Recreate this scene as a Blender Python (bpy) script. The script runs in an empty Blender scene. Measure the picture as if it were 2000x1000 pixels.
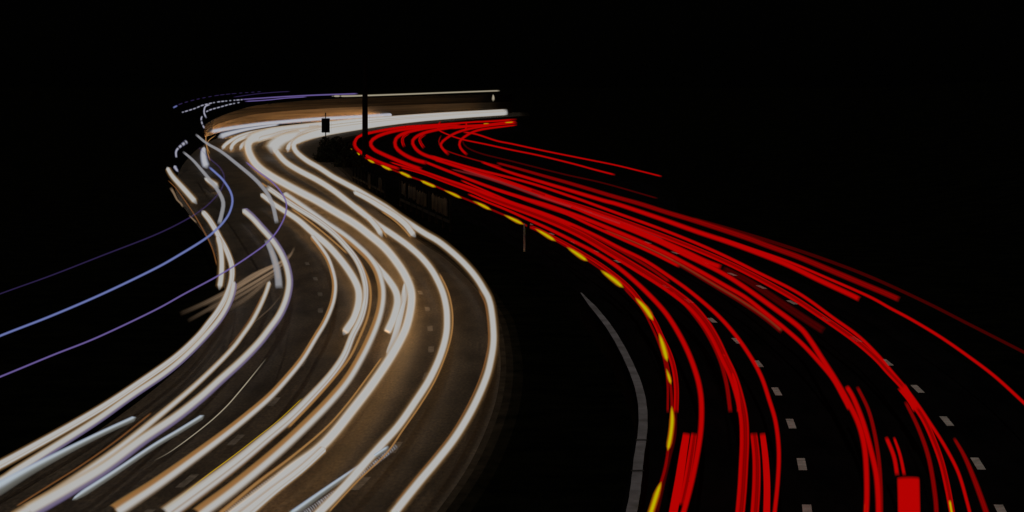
# Night motorway seen from an overbridge: headlamp and tail lamp light trails over two carriageways.
import bpy, bmesh, math, random
from mathutils import Vector

scene = bpy.context.scene
C = scene.collection
random.seed(7)

# ------------------------------------------------------------------ camera
FPX, HY, CAM_H = 6000.0, 167.0, 7.8          # focal length in px of a 2000 px frame, horizon row, bridge height
cam_d = bpy.data.cameras.new("camera")
cam_d.sensor_width = 36.0
cam_d.lens = 36.0 * FPX / 2000.0
cam_d.shift_y = -(500.0 - HY) / 2000.0
cam_d.clip_start = 0.5
cam_d.clip_end = 12000.0
cam = bpy.data.objects.new("camera", cam_d)
cam.location = (0, 0, CAM_H)
cam.rotation_euler = (math.radians(90), 0, 0)
C.objects.link(cam)
scene.camera = cam

# ------------------------------------------------------------------ world, added overhead fill, exposure
FILL_EL, FILL_ROT = math.radians(87), math.radians(200)
world = bpy.data.worlds.new("World")
scene.world = world
world.use_nodes = True
wn, wl = world.node_tree.nodes, world.node_tree.links
sky = wn.new("ShaderNodeTexSky")
sky.sky_type = 'NISHITA'
sky.sun_disc = False
sky.sun_elevation = FILL_EL
sky.sun_rotation = FILL_ROT
wl.new(sky.outputs[0], wn["Background"].inputs[0])
wn["Background"].inputs[1].default_value = 0.00009
overhead_fill_d = bpy.data.lights.new("overhead_fill", 'SUN')  # added overhead lamp that lifts the lane dashes and barrier top
overhead_fill_d.energy = 0.42
overhead_fill_d.angle = math.radians(0.5)
overhead_fill_d.color = (1.0, 0.95, 0.90)
overhead_fill = bpy.data.objects.new("overhead_fill", overhead_fill_d)
overhead_fill.rotation_euler = (math.radians(90) - FILL_EL, 0, math.radians(180) - FILL_ROT)
C.objects.link(overhead_fill)
vs = scene.view_settings
vs.view_transform = 'Standard'
vs.look = 'None'
vs.exposure = 0
vs.gamma = 1
vs.use_curve_mapping = False
scene.cycles.use_light_tree = True
scene.cycles.max_bounces = 4
scene.cycles.transparent_max_bounces = 96
scene.cycles.sample_clamp_indirect = 2.0

# ------------------------------------------------------------------ helpers
def at(x, y, z):
    """world point at height z seen at pixel (x, y) of the 2000x1000 frame"""
    d = FPX * (CAM_H - z) / (y - HY)
    return Vector(((x - 1000.0) * d / FPX, d, z))

def mat(name, col, rough=0.9, spec=0.1, noise=None, bump=None, grain=None):
    m = bpy.data.materials.new(name)
    m.use_nodes = True
    n, l = m.node_tree.nodes, m.node_tree.links
    b = n["Principled BSDF"]
    b.inputs["Roughness"].default_value = rough
    b.inputs["Specular IOR Level"].default_value = spec
    b.inputs["Base Color"].default_value = (*col, 1)
    if noise:
        scale, c2, stretch = noise
        tc = n.new("ShaderNodeTexCoord")
        mp = n.new("ShaderNodeMapping")
        mp.inputs["Scale"].default_value = stretch
        tx = n.new("ShaderNodeTexNoise")
        tx.inputs["Scale"].default_value = scale
        tx.inputs["Detail"].default_value = 8
        tx.inputs["Roughness"].default_value = 0.65
        rp = n.new("ShaderNodeValToRGB")
        rp.color_ramp.elements[0].position = 0.34
        rp.color_ramp.elements[1].position = 0.68
        rp.color_ramp.elements[0].color = (*col, 1)
        rp.color_ramp.elements[1].color = (*c2, 1)
        l.new(tc.outputs["Object"], mp.inputs[0])
        l.new(mp.outputs[0], tx.inputs["Vector"])
        l.new(tx.outputs["Fac"], rp.inputs[0])
        if grain:
            gx = n.new("ShaderNodeTexNoise"); gx.inputs["Scale"].default_value = grain; gx.inputs["Detail"].default_value = 3
            gm = n.new("ShaderNodeMapRange"); gm.inputs["From Min"].default_value = .3; gm.inputs["From Max"].default_value = .7
            gm.inputs["To Min"].default_value = .45; gm.inputs["To Max"].default_value = 1.5
            gp = n.new("ShaderNodeMapping"); gp.inputs["Scale"].default_value = (1, .2, 1)
            mx = n.new("ShaderNodeVectorMath"); mx.operation = 'SCALE'
            l.new(tc.outputs["Object"], gp.inputs[0]); l.new(gp.outputs[0], gx.inputs["Vector"])
            l.new(gx.outputs["Fac"], gm.inputs["Value"]); l.new(rp.outputs[0], mx.inputs[0]); l.new(gm.outputs[0], mx.inputs["Scale"])
            l.new(mx.outputs[0], b.inputs["Base Color"])
        else:
            l.new(rp.outputs[0], b.inputs["Base Color"])
        if bump:
            bp = n.new("ShaderNodeBump")
            bp.inputs["Strength"].default_value = bump
            bp.inputs["Distance"].default_value = 0.05
            l.new(tx.outputs["Fac"], bp.inputs["Height"])
            l.new(bp.outputs[0], b.inputs["Normal"])
    return m

def glow_mat(name, sampling, gain=1.0):
    m = bpy.data.materials.new(name)
    m.use_nodes = True
    n, l = m.node_tree.nodes, m.node_tree.links
    n.remove(n["Principled BSDF"])
    e = n.new("ShaderNodeEmission")
    a = n.new("ShaderNodeVertexColor")
    a.layer_name = "glow"
    l.new(a.outputs["Color"], e.inputs["Color"])
    e.inputs["Strength"].default_value = gain
    t = n.new("ShaderNodeBsdfTransparent")
    mx = n.new("ShaderNodeMixShader")                    # coverage falls off across the trail, painting a bloom edge
    l.new(a.outputs["Alpha"], mx.inputs[0])
    l.new(t.outputs[0], mx.inputs[1])
    l.new(e.outputs[0], mx.inputs[2])
    l.new(mx.outputs[0], n["Material Output"].inputs["Surface"])
    m.cycles.emission_sampling = sampling
    return m

M = {
    "white_lamp": glow_mat("white_lamp_light", 'FRONT'),
    "lamp": glow_mat("lamp_light", 'NONE'),
    "ground": mat("dark_grass", (0.0012, 0.0013, 0.001), 1, 0, (0.6, (0.005, 0.005, 0.003), (1, 1, 1))),
    "fade_inner": mat("light_fade_inner", (0.026, 0.020, 0.014), 1, 0, (1.6, (0.060, 0.047, 0.032), (1, 0.5, 1))),
    "verge": mat("verge_light_fade", (0.011, 0.009, 0.006), 1, 0, (1.2, (0.034, 0.027, 0.018), (1, 0.5, 1))),
    "fade_outer": mat("fade_outer", (0.003, 0.003, 0.0015), 1, 0, (1.2, (0.016, 0.013, 0.008), (1, 0.5, 1))),
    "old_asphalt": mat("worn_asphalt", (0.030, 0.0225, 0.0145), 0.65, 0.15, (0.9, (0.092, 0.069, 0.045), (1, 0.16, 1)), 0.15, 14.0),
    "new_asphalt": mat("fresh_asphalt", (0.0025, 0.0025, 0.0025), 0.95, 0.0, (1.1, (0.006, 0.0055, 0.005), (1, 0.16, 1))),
    "paint": mat("road_paint", (0.30, 0.285, 0.235), 0.8, 0.1, (3.0, (0.62, 0.60, 0.53), (1, 1, 1))),
    "old_paint": mat("worn_road_paint", (0.10, 0.085, 0.065), 0.8, 0.1, (3.0, (0.26, 0.23, 0.19), (1, 1, 1))),
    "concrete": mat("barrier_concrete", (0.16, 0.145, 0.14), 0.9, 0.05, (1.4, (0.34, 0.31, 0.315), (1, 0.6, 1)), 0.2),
    "shaded_side": mat("shade_toned_concrete", (0.006, 0.006, 0.006), 0.95, 0.0, (1.0, (0.02, 0.018, 0.016), (1, 1, 1))),
    "joint": mat("joint_filler", (0.05, 0.045, 0.04), 0.95, 0.0),
    "dark_steel": mat("dark_steel", (0.010, 0.010, 0.010), 0.8, 0.1, (3.0, (0.02, 0.018, 0.015), (1, 1, 1))),
    "galv": mat("galvanised_steel", (0.012, 0.010, 0.007), 0.8, 0.05, (0.9, (0.12, 0.09, 0.06), (1, 1, 1))),
    "post": mat("white_plastic", (0.88, 0.85, 0.78), 0.5, 0.3, (4.0, (0.85, 0.83, 0.78), (1, 1, 1))),
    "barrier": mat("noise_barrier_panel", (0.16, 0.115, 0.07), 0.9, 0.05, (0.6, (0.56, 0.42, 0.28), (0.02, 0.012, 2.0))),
    "barrier_shaded": mat("shade_toned_panel", (0.02, 0.015, 0.010), 0.9, 0.05, (0.6, (0.16, 0.115, 0.072), (0.02, 0.012, 2.6))),
    "leaf": mat("dark_leaves", (0.012, 0.013, 0.006), 0.9, 0.05, (3.0, (0.035, 0.034, 0.016), (1, 1, 1))),
}

def tag(o, label=None, cat=None, group=None, kind=None):
    if label: o["label"] = label
    if cat: o["category"] = cat
    if group: o["group"] = group
    if kind: o["kind"] = kind
    return o

def link(name, verts, faces, m, parent=None, cols=None, smooth=True):
    me = bpy.data.meshes.new(name)
    me.from_pydata([tuple(v) for v in verts], [], faces)
    if cols:
        ca = me.color_attributes.new("glow", 'FLOAT_COLOR', 'POINT')
        flat = []
        for c in cols: flat.extend(c)
        ca.data.foreach_set("color", flat)
    if smooth:
        me.polygons.foreach_set("use_smooth", [True] * len(me.polygons))
    me.materials.append(m)
    me.update()
    o = bpy.data.objects.new(name, me)
    C.objects.link(o)
    if parent: o.parent = parent
    return o

def empty(name, loc=(0, 0, 0)):
    o = bpy.data.objects.new(name, None)
    o.location = loc
    C.objects.link(o)
    return o

def spline(pts, step=9.0, most=14):
    """Catmull-Rom through tuples of any length, about `step` pixels between samples (finer where short)"""
    P = [pts[0]] + list(pts) + [pts[-1]]
    if len(pts) > 2:
        P[0] = tuple(2 * a - b for a, b in zip(pts[0], pts[1]))
        P[-1] = tuple(2 * a - b for a, b in zip(pts[-1], pts[-2]))
    out = []
    for i in range(1, len(P) - 2):
        p0, p1, p2, p3 = P[i - 1], P[i], P[i + 1], P[i + 2]
        n = max(2, min(most, int(math.hypot(p2[0] - p1[0], p2[1] - p1[1]) / step) + 1))
        for k in range(n):
            t = k / n
            out.append(tuple(0.5 * (2 * b + (c - a) * t + (2 * a - 5 * b + 4 * c - d) * t * t + (3 * b - a - 3 * c + d) * t ** 3)
                             for a, b, c, d in zip(p0, p1, p2, p3)))
    out.append(tuple(pts[-1]))
    return out

# light across the width of a trail, bloom painted into its fringe: (u from -1 to 1, colour, coverage)
W = (0.445, 0.440, 0.430)
CR = (0.42, 0.36, 0.28)
OR = (0.36, 0.22, 0.10)
BR = (0.28, 0.15, 0.055)
RD = (0.455, 0.0006, 0.0004)
def sym(*half): return [(-u, c, a) for u, c, a in reversed(half)] + [(u, c, a) for u, c, a in half]
PROFILE = {
    "white":  sym((0, W, 1), (.34, W, 1), (.43, CR, .86), (.52, OR, .52), (.63, BR, .28), (.79, BR, .12), (1, BR, 0)),
    "pure":   sym((0, W, 1), (.62, W, 1), (.78, CR, .7), (1, OR, 0)),
    "glare":  sym((0, W, 1), (.36, W, 1), (.50, CR, .72), (.66, OR, .38), (.82, BR, .15), (1, BR, 0)),
    "white_split": [(-1, BR, 0), (-.80, BR, .22), (-.66, OR, .55), (-.5, W, 1), (.0, W, 1), (.10, (.33, .24, .15), 1), (.20, W, 1), (.46, W, 1), (.62, OR, .6), (.80, BR, .22), (1, BR, 0)],
    "warm":   [(-1, BR, 0), (-.75, OR, .5), (-.4, CR, .95), (-.2, W, 1), (.25, W, 1), (.55, (.36, .30, .24), .8), (.75, OR, .35), (1, BR, 0)],
    "amber_left": [(-1, BR, 0), (-.82, (.34, .17, .05), .6), (-.62, (.30, .14, .045), .95), (-.34, (.30, .15, .055), 1), (-.18, CR, 1), (0, W, 1), (.36, W, 1), (.55, (.40, .35, .30), .8), (.74, (.33, .25, .18), .3), (1, BR, 0)],
    "pink":   [(-1, BR, 0), (-.84, BR, .4), (-.62, CR, .9), (-.35, W, 1), (.02, W, 1), (.14, (.33, .26, .20), 1), (.24, (.43, .41, .39), 1), (.5, W, 1), (.68, (.34, .27, .23), .75), (.84, BR, .3), (1, BR, 0)],
    "violet_right": [(-1, BR, 0), (-.8, OR, .4), (-.56, CR, .9), (-.42, W, 1), (.15, W, 1), (.36, (.35, .31, .29), 1), (.5, (.20, .165, .25), .85), (.76, (.19, .15, .28), .65), (1, (.12, .09, .2), 0)],
    "blue":   [(-1, (.3, .35, .45), 0), (-.75, (.33, .40, .50), .7), (-.5, (.42, .47, .52), 1), (-.2, (.38, .43, .47), 1), (.05, (.26, .28, .28), .8), (.35, (.20, .20, .18), .6), (.75, (.18, .18, .16), .4), (1, (.1, .1, .1), 0)],
    "grey":   sym((0, (.30, .30, .32), .85), (.55, (.30, .30, .32), .8), (1, (.28, .27, .30), 0)),
    "cool":   sym((0, (.43, .43, .46), 1), (.4, (.42, .43, .47), 1), (.7, (.34, .36, .44), .5), (1, (.25, .27, .38), 0)),
    "amber":  sym((0, (.36, .19, .065), .9), (.4, (.34, .17, .055), .8), (1, (.26, .11, .03), 0)),
    "rust":   sym((0, (.28, .11, .03), .55), (.4, (.26, .10, .03), .45), (1, (.2, .07, .02), 0)),
    "brown":  [(-1, (.3, .2, .12), 0), (-.6, (.34, .22, .13), .34), (-.25, (.38, .26, .165), .7), (-.05, (.34, .22, .13), .38), (.2, (.38, .26, .165), .66), (.5, (.34, .22, .13), .32), (1, (.3, .2, .12), 0)],
    "bluel":  sym((0, (.17, .20, .45), 1), (.45, (.14, .18, .43), .8), (1, (.10, .12, .36), 0)),
    "violet": sym((0, (.17, .125, .34), .95), (.45, (.14, .10, .31), .75), (1, (.10, .06, .26), 0)),
    "dim_violet": sym((0, (.11, .07, .27), .26), (1, (.10, .06, .26), 0)),
    "star":   sym((0, (.42, .42, .47), 1), (.4, (.36, .36, .46), .8), (1, (.2, .2, .4), 0)),
    "cream":  sym((0, (.43, .39, .30), .95), (.4, (.40, .35, .25), .75), (1, (.3, .22, .12), 0)),
    "yellow": [(-1, (.40, .08, 0), 0), (-.75, (.42, .12, 0), .35), (-.46, (.47, .24, 0), .8), (-.22, (.50, .41, 0), 1), (.16, (.50, .43, 0), 1), (.40, (.47, .22, 0), .85), (.7, (.42, .06, 0), .5), (1, (.40, .01, 0), 0)],
    "red":    sym((0, RD, 1), (.42, RD, 1), (.68, RD, .42), (1, RD, 0)),
    "red_rib": [(-1, RD, 0), (-.85, RD, .6), (-.7, RD, 1), (-.25, (.40, 0, 0), 1), (-.05, (.20, 0, 0), .8), (.2, (.29, 0, 0), .9), (.45, (.22, 0, 0), .85), (.72, RD, 1), (.86, RD, .6), (1, RD, 0)],
    "red_block": sym((0, RD, 1), (.86, RD, 1), (1, RD, .1)),
    "dull":   [(-1, RD, 0), (-.6, RD, .30), (-.3, RD, .50), (0, RD, .34), (.3, RD, .52), (.65, RD, .25), (1, RD, 0)],
    "deep":   [(-1, RD, 0), (-.4, RD, .12), (0, RD, .08), (.4, RD, .12), (1, RD, 0)],
    "pink_red": sym((0, (.30, .035, .035), .42), (.4, (.30, .018, .02), .36), (1, RD, 0)),
    "rust_red": [(-1, RD, 0), (-.4, RD, .28), (.1, (.30, .06, .02), .5), (.6, RD, .6), (1, RD, 0)],
}
RING = 40
EYE = Vector((0, 0, CAM_H))

def prof(p, u):
    L = PROFILE[p]
    for (a, ca, xa), (b, cb, xb) in zip(L, L[1:]):
        if u <= b + 1e-6:
            t = min(1, max(0, (u - a) / max(1e-6, b - a)))
            return (*(x + (y - x) * t for x, y in zip(ca, cb)), xa + (xb - xa) * t)
    return (*L[-1][1], L[-1][2])

FLAT = {"red_block": .12, "red_rib": .16, "dull": .25, "deep": .25, "grey": .2, "blue": .2, "brown": .1}
BACK_TINT = (0.445 * 1.0, 0.445 * 0.56, 0.445 * 0.22)     # added warm glow on hidden trail backs, lights road and barrier
def tube(pts, w0, w1, profile, z, taper=(0, 0), fade=(0, 0), dots=None, comb=None, beam=0.0, flat=None):  # beam: gain of the added glow on hidden trail backs
    """a glowing tube at lamp height z (one number or start and end) along a traced path; widths in pixels of the frame"""
    S = spline(pts, 1.7 if comb else (3.0 if dots else 9.0), 60 if comb or dots else 14)
    n = len(S)
    flat = flat or FLAT.get(profile, .45)
    za, zb = z if isinstance(z, tuple) else (z, z)
    run = [0.0]
    for a, b in zip(S, S[1:]): run.append(run[-1] + math.hypot(a[0] - b[0], a[1] - b[1]))
    tot = run[-1]
    V, F, K = [], [], []
    P = [at(s[0], s[1], za + (zb - za) * r / tot) for s, r in zip(S, run)]
    for i, p in enumerate(P):
        t = (P[min(i + 1, n - 1)] - P[max(i - 1, 0)]).normalized()
        c = EYE - p
        c = (c - t * c.dot(t)).normalized()
        s = t.cross(c)
        # side s should point to the right of the frame (down when level)
        if s.x * 1.0 < 0: s = -s; flip = True
        else: flip = False
        f = run[i] / tot
        w = w1 + (w0 - w1) * (1 - f) ** 2.2
        if taper[0] and run[i] < taper[0]: w *= 0.15 + 0.85 * math.sqrt(run[i] / taper[0])
        if taper[1] and tot - run[i] < taper[1]: w *= 0.15 + 0.85 * math.sqrt((tot - run[i]) / taper[1])
        g = min(1.0, run[i] / 2.5, (tot - run[i]) / 2.5)
        if fade[0] and run[i] < fade[0]: g *= 0.05 + 0.95 * run[i] / fade[0]
        if fade[1] and tot - run[i] < fade[1]: g *= 0.05 + 0.95 * (tot - run[i]) / fade[1]
        if dots and (run[i] % dots[0]) > dots[1]: g = 0.0
        if comb and (run[i] % comb) > comb * .55: g *= 0.1
        hot = 1.0 - 0.50 * max(0.0, min(1.0, (p.y - 330.0) / 120.0)) if profile == "white" else 1.0   # headlamps bunch up at the bend and burn out
        w *= 1.0 - 0.55 * max(0.0, min(1.0, (p.y - 400.0) / 250.0)) if profile in ("white", "glare") else 1.0
        r = 0.5 * w * p.y / FPX
        for k in range(RING):
            th = -math.pi / 2 + 2 * math.pi * k / RING
            nr = c * (math.cos(th) * flat) + s * math.sin(th)
            V.append(p + nr * r)
            if math.cos(th) > -1e-4:
                q = prof(profile, math.sin(th) * hot)
                if hot < 1 and abs(math.sin(th)) > .93: q = (*q[:3], q[3] * .25)
                K.append((*q[:3], q[3] * g))
            elif beam and 2 < i < n - 3 and math.cos(th) < -0.92 and nr.z < 0.06 and run[i] > 6:
                K.append((*(x * beam for x in BACK_TINT), 1.0))
            else:
                K.append((0, 0, 0, 0))
    for i in range(n - 1):
        a, b = i * RING, (i + 1) * RING
        for k in range(RING):
            q = (k + 1) % RING
            F.append((a + k, a + q, b + q, b + k))
    return V, F, K

def trail(name, cat, label, group, pts, w, profile, z, m="lamp", parts=(), parent=None, **kw):
    w0, w1 = w if isinstance(w, tuple) else (w, w)
    V, F, K = tube(pts, w0, w1, profile, z, **kw)
    base = V[0].copy()
    if parent is None:
        o = link(name, [v - base for v in V], F, M[m], None, K)
        o.location = base
        tag(o, label, cat, group)
    else:
        b = parent.location
        o = link(name, [v - b for v in V], F, M[m], parent, K)
    for (pn, pp, pw, pr) in parts:
        trail(pn, None, None, None, pp, pw, pr, z, "lamp", parent=o)
    return o

def sheet(name, left, right, zl, zr, z, m, ds):
    """a road surface between two traced edges, rows at equal distances"""
    def curve(pts, zz):
        return [(p.y, p.x) for p in (at(x, y, zz) for x, y in spline(pts))]
    def X(c, d):
        for (a, xa), (b, xb) in zip(c, c[1:]):
            if a <= d <= b: return xa + (xb - xa) * (d - a) / max(1e-6, b - a)
        return c[0][1] if d < c[0][0] else c[-1][1]
    cl, cr = curve(left, zl), curve(right, zr)
    V, F = [], []
    NC = 8
    for i, d in enumerate(ds):
        a, b = X(cl, d), X(cr, d)
        for k in range(NC + 1):
            V.append((a + (b - a) * k / NC, d, z))
    for i in range(len(ds) - 1):
        for k in range(NC):
            a = i * (NC + 1) + k
            F.append((a, a + 1, a + NC + 2, a + NC + 1))
    return link(name, V, F, m, None, None, False)

class MB:
    """collects boxes for one mesh"""
    def __init__(s): s.v, s.f = [], []
    def box(s, c, size, ang=0.0, taper=1.0):
        cx, cy, cz = c; sx, sy, sz = (q / 2 for q in size)
        ca, sa = math.cos(ang), math.sin(ang)
        b = len(s.v)
        for dz in (-1, 1):
            t = taper if dz > 0 else 1.0
            for dx, dy in ((-1, -1), (1, -1), (1, 1), (-1, 1)):
                x, y = dx * sx * t, dy * sy * t
                s.v.append((cx + x * ca - y * sa, cy + x * sa + y * ca, cz + dz * sz))
        for q in ((3, 2, 1, 0), (4, 5, 6, 7), (0, 1, 5, 4), (1, 2, 6, 5), (2, 3, 7, 6), (3, 0, 4, 7)):
            s.f.append(tuple(b + i for i in q))
    def cyl(s, c, r0, r1, h, n=14):
        b = len(s.v)
        for z, r in ((0, r0), (h, r1)):
            for k in range(n):
                a = 2 * math.pi * k / n
                s.v.append((c[0] + r * math.cos(a), c[1] + r * math.sin(a), c[2] + z))
        for k in range(n):
            q = (k + 1) % n
            s.f.append((b + k, b + q, b + n + q, b + n + k))
        s.f.append(tuple(b + k for k in reversed(range(n))))
        s.f.append(tuple(b + n + k for k in range(n)))
    def build(s, name, m, parent=None): return link(name, s.v, s.f, m, parent, None, False)

# ------------------------------------------------------------------ ground and roads
g = MB()
link("ground", [(-6000, -200, 0), (6000, -200, 0), (6000, 11000, 0), (-6000, 11000, 0)], [(0, 1, 2, 3)], M["ground"], None, None, False)["kind"] = "structure"

ds = [44 + i * 2.0 for i in range(60)] + [164 + i * 5.0 for i in range(146)]
L_EDGE = [(-260, 1080), (-150, 990), (0, 890), (136, 815), (272, 728), (375, 648), (422, 590), (438, 540), (430, 490), (405, 440), (372, 400),
          (345, 362), (345, 332), (362, 302), (395, 274), (440, 257), (520, 244), (620, 235), (700, 229), (850, 219), (990, 210.5)]
W1 = [(746, 1036), (760, 1015), (777, 993), (818, 942), (855, 898), (889, 854), (920, 803), (944, 752), (957, 711), (964, 660), (958, 596), (944, 564), (924, 534),
      (896, 504), (860, 474), (830, 456), (802, 438), (778, 422), (756, 406), (730, 390), (696, 370), (672, 357), (650, 345), (624, 328), (600, 314),
      (580, 298), (574, 286), (578, 278), (592, 270), (630, 259), (720, 245), (800, 235.5), (900, 227), (991, 221)]
R_EDGE = [(x + (0.028 + 0.46 * max(0, min(1, (380 - y) / 80))) * (y - HY), y) for x, y in W1]
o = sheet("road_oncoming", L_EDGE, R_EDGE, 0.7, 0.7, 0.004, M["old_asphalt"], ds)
o.name = "oncoming_carriageway"; o["kind"] = "structure"
def edge(a, b): return [(x + (a + b * max(0, min(1, (380 - y) / 80))) * (y - HY), y) for x, y in W1]
E1, E2, E3 = edge(.050, .50), edge(.078, .58), edge(.115, .70)  # strips graded darker outward, painting the trail light fading off the road
sheet("light_fade_strip", R_EDGE, E1, 0.7, 0.7, 0.0035, M["fade_inner"], ds)["kind"] = "structure"
sheet("verge", E1, E2, 0.7, 0.7, 0.003, M["verge"], ds)["kind"] = "structure"  # middle strip of the painted light fade
sheet("light_fade_edge", E2, E3, 0.7, 0.7, 0.002, M["fade_outer"], ds)["kind"] = "structure"
RA = [(1255, 1060), (1273, 1000), (1287, 955), (1300, 910), (1308, 850), (1312, 800), (1311, 765), (1306, 725), (1297, 683), (1285, 645), (1262, 605), (1240, 578), (1200, 545),
      (1128, 495), (1066, 459), (1033, 443), (1003, 428), (942, 402), (886, 379), (837, 358), (793, 342), (756, 327), (720, 312), (700, 297), (690, 284), (694, 272), (706, 263), (740, 255), (790, 248), (930, 238), (1010, 233)]
LA = [(x - 0.12 * (y - HY), y) for x, y in RA]
RR = [(2300, 1060), (2150, 860), (2000, 716), (1890, 648), (1700, 555), (1500, 486), (1400, 440), (1330, 395), (1310, 352), (1200, 322), (1100, 300), (1000, 275), (960, 260), (1010, 246), (1100, 237)]
ds2 = [44 + i * 2.0 for i in range(60)] + [164 + i * 5.0 for i in range(95)]
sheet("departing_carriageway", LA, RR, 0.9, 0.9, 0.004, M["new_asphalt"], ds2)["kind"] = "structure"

# painted dashes, 2 m long, 0.17 m wide, 9 m apart
def dashes(name, pts, m, length=2.0, width=0.17):
    mb = MB()
    G = [at(x, y, 0) for x, y in pts]
    for i, p in enumerate(G):
        t = (G[min(i + 1, len(G) - 1)] - G[max(i - 1, 0)]).normalized()
        s = Vector((t.y, -t.x, 0))
        b = len(mb.v)
        for a, c in ((-1, -1), (1, -1), (1, 1), (-1, 1)):
            q = p + t * (c * length / 2) + s * (a * width / 2)
            mb.v.append((q.x, q.y, 0.009))
        mb.f.append((b, b + 1, b + 2, b + 3))
    mb.build(name, m)["kind"] = "structure"
dashes("lane_marking", [(1577, 1001), (1566, 907), (1545, 828), (1517, 765), (1481, 711), (1439, 666), (1391, 626), (1345, 588), (1299, 560), (1252, 534), (1206, 511), (1162, 491), (1120, 474), (1078, 457), (1036, 438)], M["paint"])
dashes("lane_marking", [(1957, 1001), (1910, 906), (1849, 823), (1792, 760), (1732, 708), (1671, 663), (1611, 624), (1547, 591), (1487, 561), (1430, 536), (1375, 514), (1318, 494), (1265, 474), (1212, 455), (1150, 432)], M["paint"])
dashes("lane_marking", [(705, 945), (772, 875), (808, 800), (833, 735), (842, 683), (840, 642), (835, 604), (821, 572), (804, 543), (780, 515)], M["old_paint"])
dashes("lane_marking", [(278, 1010), (366, 940), (461, 860), (535, 785), (590, 710), (620, 650), (626, 607), (625, 575), (616, 545), (600, 515)], M["old_paint"])

# ------------------------------------------------------------------ earth banks either side, dark against the night
def bank(name, pts, peak):
    V, F = [], []
    n = len(pts)
    for i, (x0, y0, x1, y1, h) in enumerate(pts):
        for k, (t, zz) in enumerate(((0, 0), (.25, .35), (.55, .8), (.8, 1.0), (1.0, 1.02))):
            V.append((x0 + (x1 - x0) * t + random.uniform(-.4, .4), y0 + (y1 - y0) * t, zz * h + (random.uniform(-.25, .25) if 0 < k < 4 else 0) - 0.05))
    for i in range(n - 1):
        for k in range(4):
            a = i * 5 + k
            F.append((a, a + 1, a + 6, a + 5))
    link(name, V, F, M["ground"])["kind"] = "structure"
bank("right_bank", [(20, 60, 50, 60, 5), (24, 120, 70, 120, 6), (26, 200, 90, 200, 7), (22, 300, 110, 300, 8), (13, 420, 120, 420, 8.5), (5, 520, 120, 520, 9), (1.2, 600, 120, 600, 9), (4, 680, 140, 680, 9)], 9)

BACK_GAIN = 5.6  # gain of the added glow on hidden trail backs
# ------------------------------------------------------------------ HEADLIGHT TRAILS
def white(label, pts, w, profile="white", parts=(), z=0.7, m="white_lamp", **kw):
    k = {"white": 2.25, "white_split": 1.6, "pure": 1.25, "glare": 1.8, "amber_left": 1.4, "violet_right": 1.5, "pink": 1.3, "warm": 1.5, "blue": 1.15, "brown": 1.5, "grey": 1.2, "cool": 1.7}.get(profile, 1.0)
    w = tuple(a * k for a in w) if isinstance(w, tuple) else w * k
    if m == "white_lamp" and profile != "blue": kw.setdefault("beam", BACK_GAIN * (0.15 if "left" in label or "violet" in label else 1.0))
    return trail("headlight_trail", "light trail", label, "headlight trails on the oncoming carriageway", pts, w, profile, z, m, parts, **kw)
def off(pts, dx, dy, i0=0, i1=None):
    return [(x + dx, y + dy) for x, y in pts[i0:i1]]

white("white headlight trail nearest the dark central reservation, rightmost of the white trails", W1[1:], (15, 8), "white",
      [("amber_strand", [(771, 984), (812, 933), (848, 890), (882, 846), (911, 797), (934, 748), (948, 705), (955, 660), (949, 598), (935, 566)], 5, "rust")], beam=BACK_GAIN * .2)
white("white headlight trail second from the central reservation, thin amber line along its right side",
      [(606, 1018), (624, 1000), (651, 973), (682, 940), (710, 908), (743, 871), (777, 833), (808, 789), (838, 742), (859, 697), (871, 655), (873, 620), (870, 592), (862, 564), (846, 532), (826, 506),
       (800, 482), (770, 460), (740, 440), (708, 416), (680, 394), (650, 371), (620, 352), (584, 333), (560, 318), (546, 304), (537, 291), (540, 281), (554, 270), (580, 262), (628, 254), (720, 241), (850, 229), (990, 220)],
      (15, 9), "white",
      [("amber_strand", [(640, 1002), (698, 940), (754, 886), (788, 838), (820, 792), (848, 746), (868, 700), (881, 657), (884, 620), (880, 588), (872, 562), (858, 534)], 5, "amber")], beam=BACK_GAIN * .6)
white("pale blue trail splitting off below the second trail from the central reservation",
      [(562, 1012), (577, 1000), (638, 956), (683, 925), (726, 896), (760, 873)], (16, 9), "blue")
white("short white trail starting above the bend beside the rightmost trail, forked amber tip",
      [(689, 374), (718, 389), (748, 407), (776, 425), (794, 441), (805, 455), (813, 465)], (6, 10), "white",
      [("amber_strand", [(745, 412), (770, 430), (790, 449), (804, 466)], 5, "amber")], taper=(6, 3))
white("short white trail forking off the second trail, amber line on its right, ending mid road",
      [(690, 400), (706, 412), (726, 432), (740, 450), (748, 466)], (7, 9), "white",
      [("amber_strand", [(712, 412), (732, 432), (746, 449), (757, 466)], 4.5, "amber")], taper=(10, 3))
white("thick white trail widening into a broad band, third from the central reservation",
      [(440, 1016), (461, 1000), (519, 956), (570, 915), (618, 880), (652, 846), (689, 800), (726, 752), (760, 702), (784, 660), (796, 630), (803, 594), (802, 566), (790, 536), (770, 506),
       (748, 481), (718, 456), (690, 435), (650, 411), (620, 393), (590, 377), (560, 361), (530, 344), (510, 330), (496, 315), (487, 298), (485, 284), (493, 272), (520, 263), (560, 256), (628, 247), (720, 236), (850, 226), (990, 218.5)],
      (20, 12), "white", [("amber_strand", [(425, 1006), (445, 990), (506, 940), (570, 892), (634, 838), (676, 792), (714, 742), (746, 698)], (12, 5), "amber")], beam=BACK_GAIN * 1.7)
white("white strand lying along the underside of the thick third lane band at the bottom",
      [(466, 1016), (485, 1000), (536, 958), (590, 916), (636, 874)], (22, 13), "white_split", taper=(0, 3))
white("white strand inside the bend of the thick third lane band, rejoining it lower down",
      [(796, 548), (790, 575), (785, 600), (778, 632), (769, 664), (756, 698)], (13, 12), "pure", taper=(10, 10))
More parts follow.
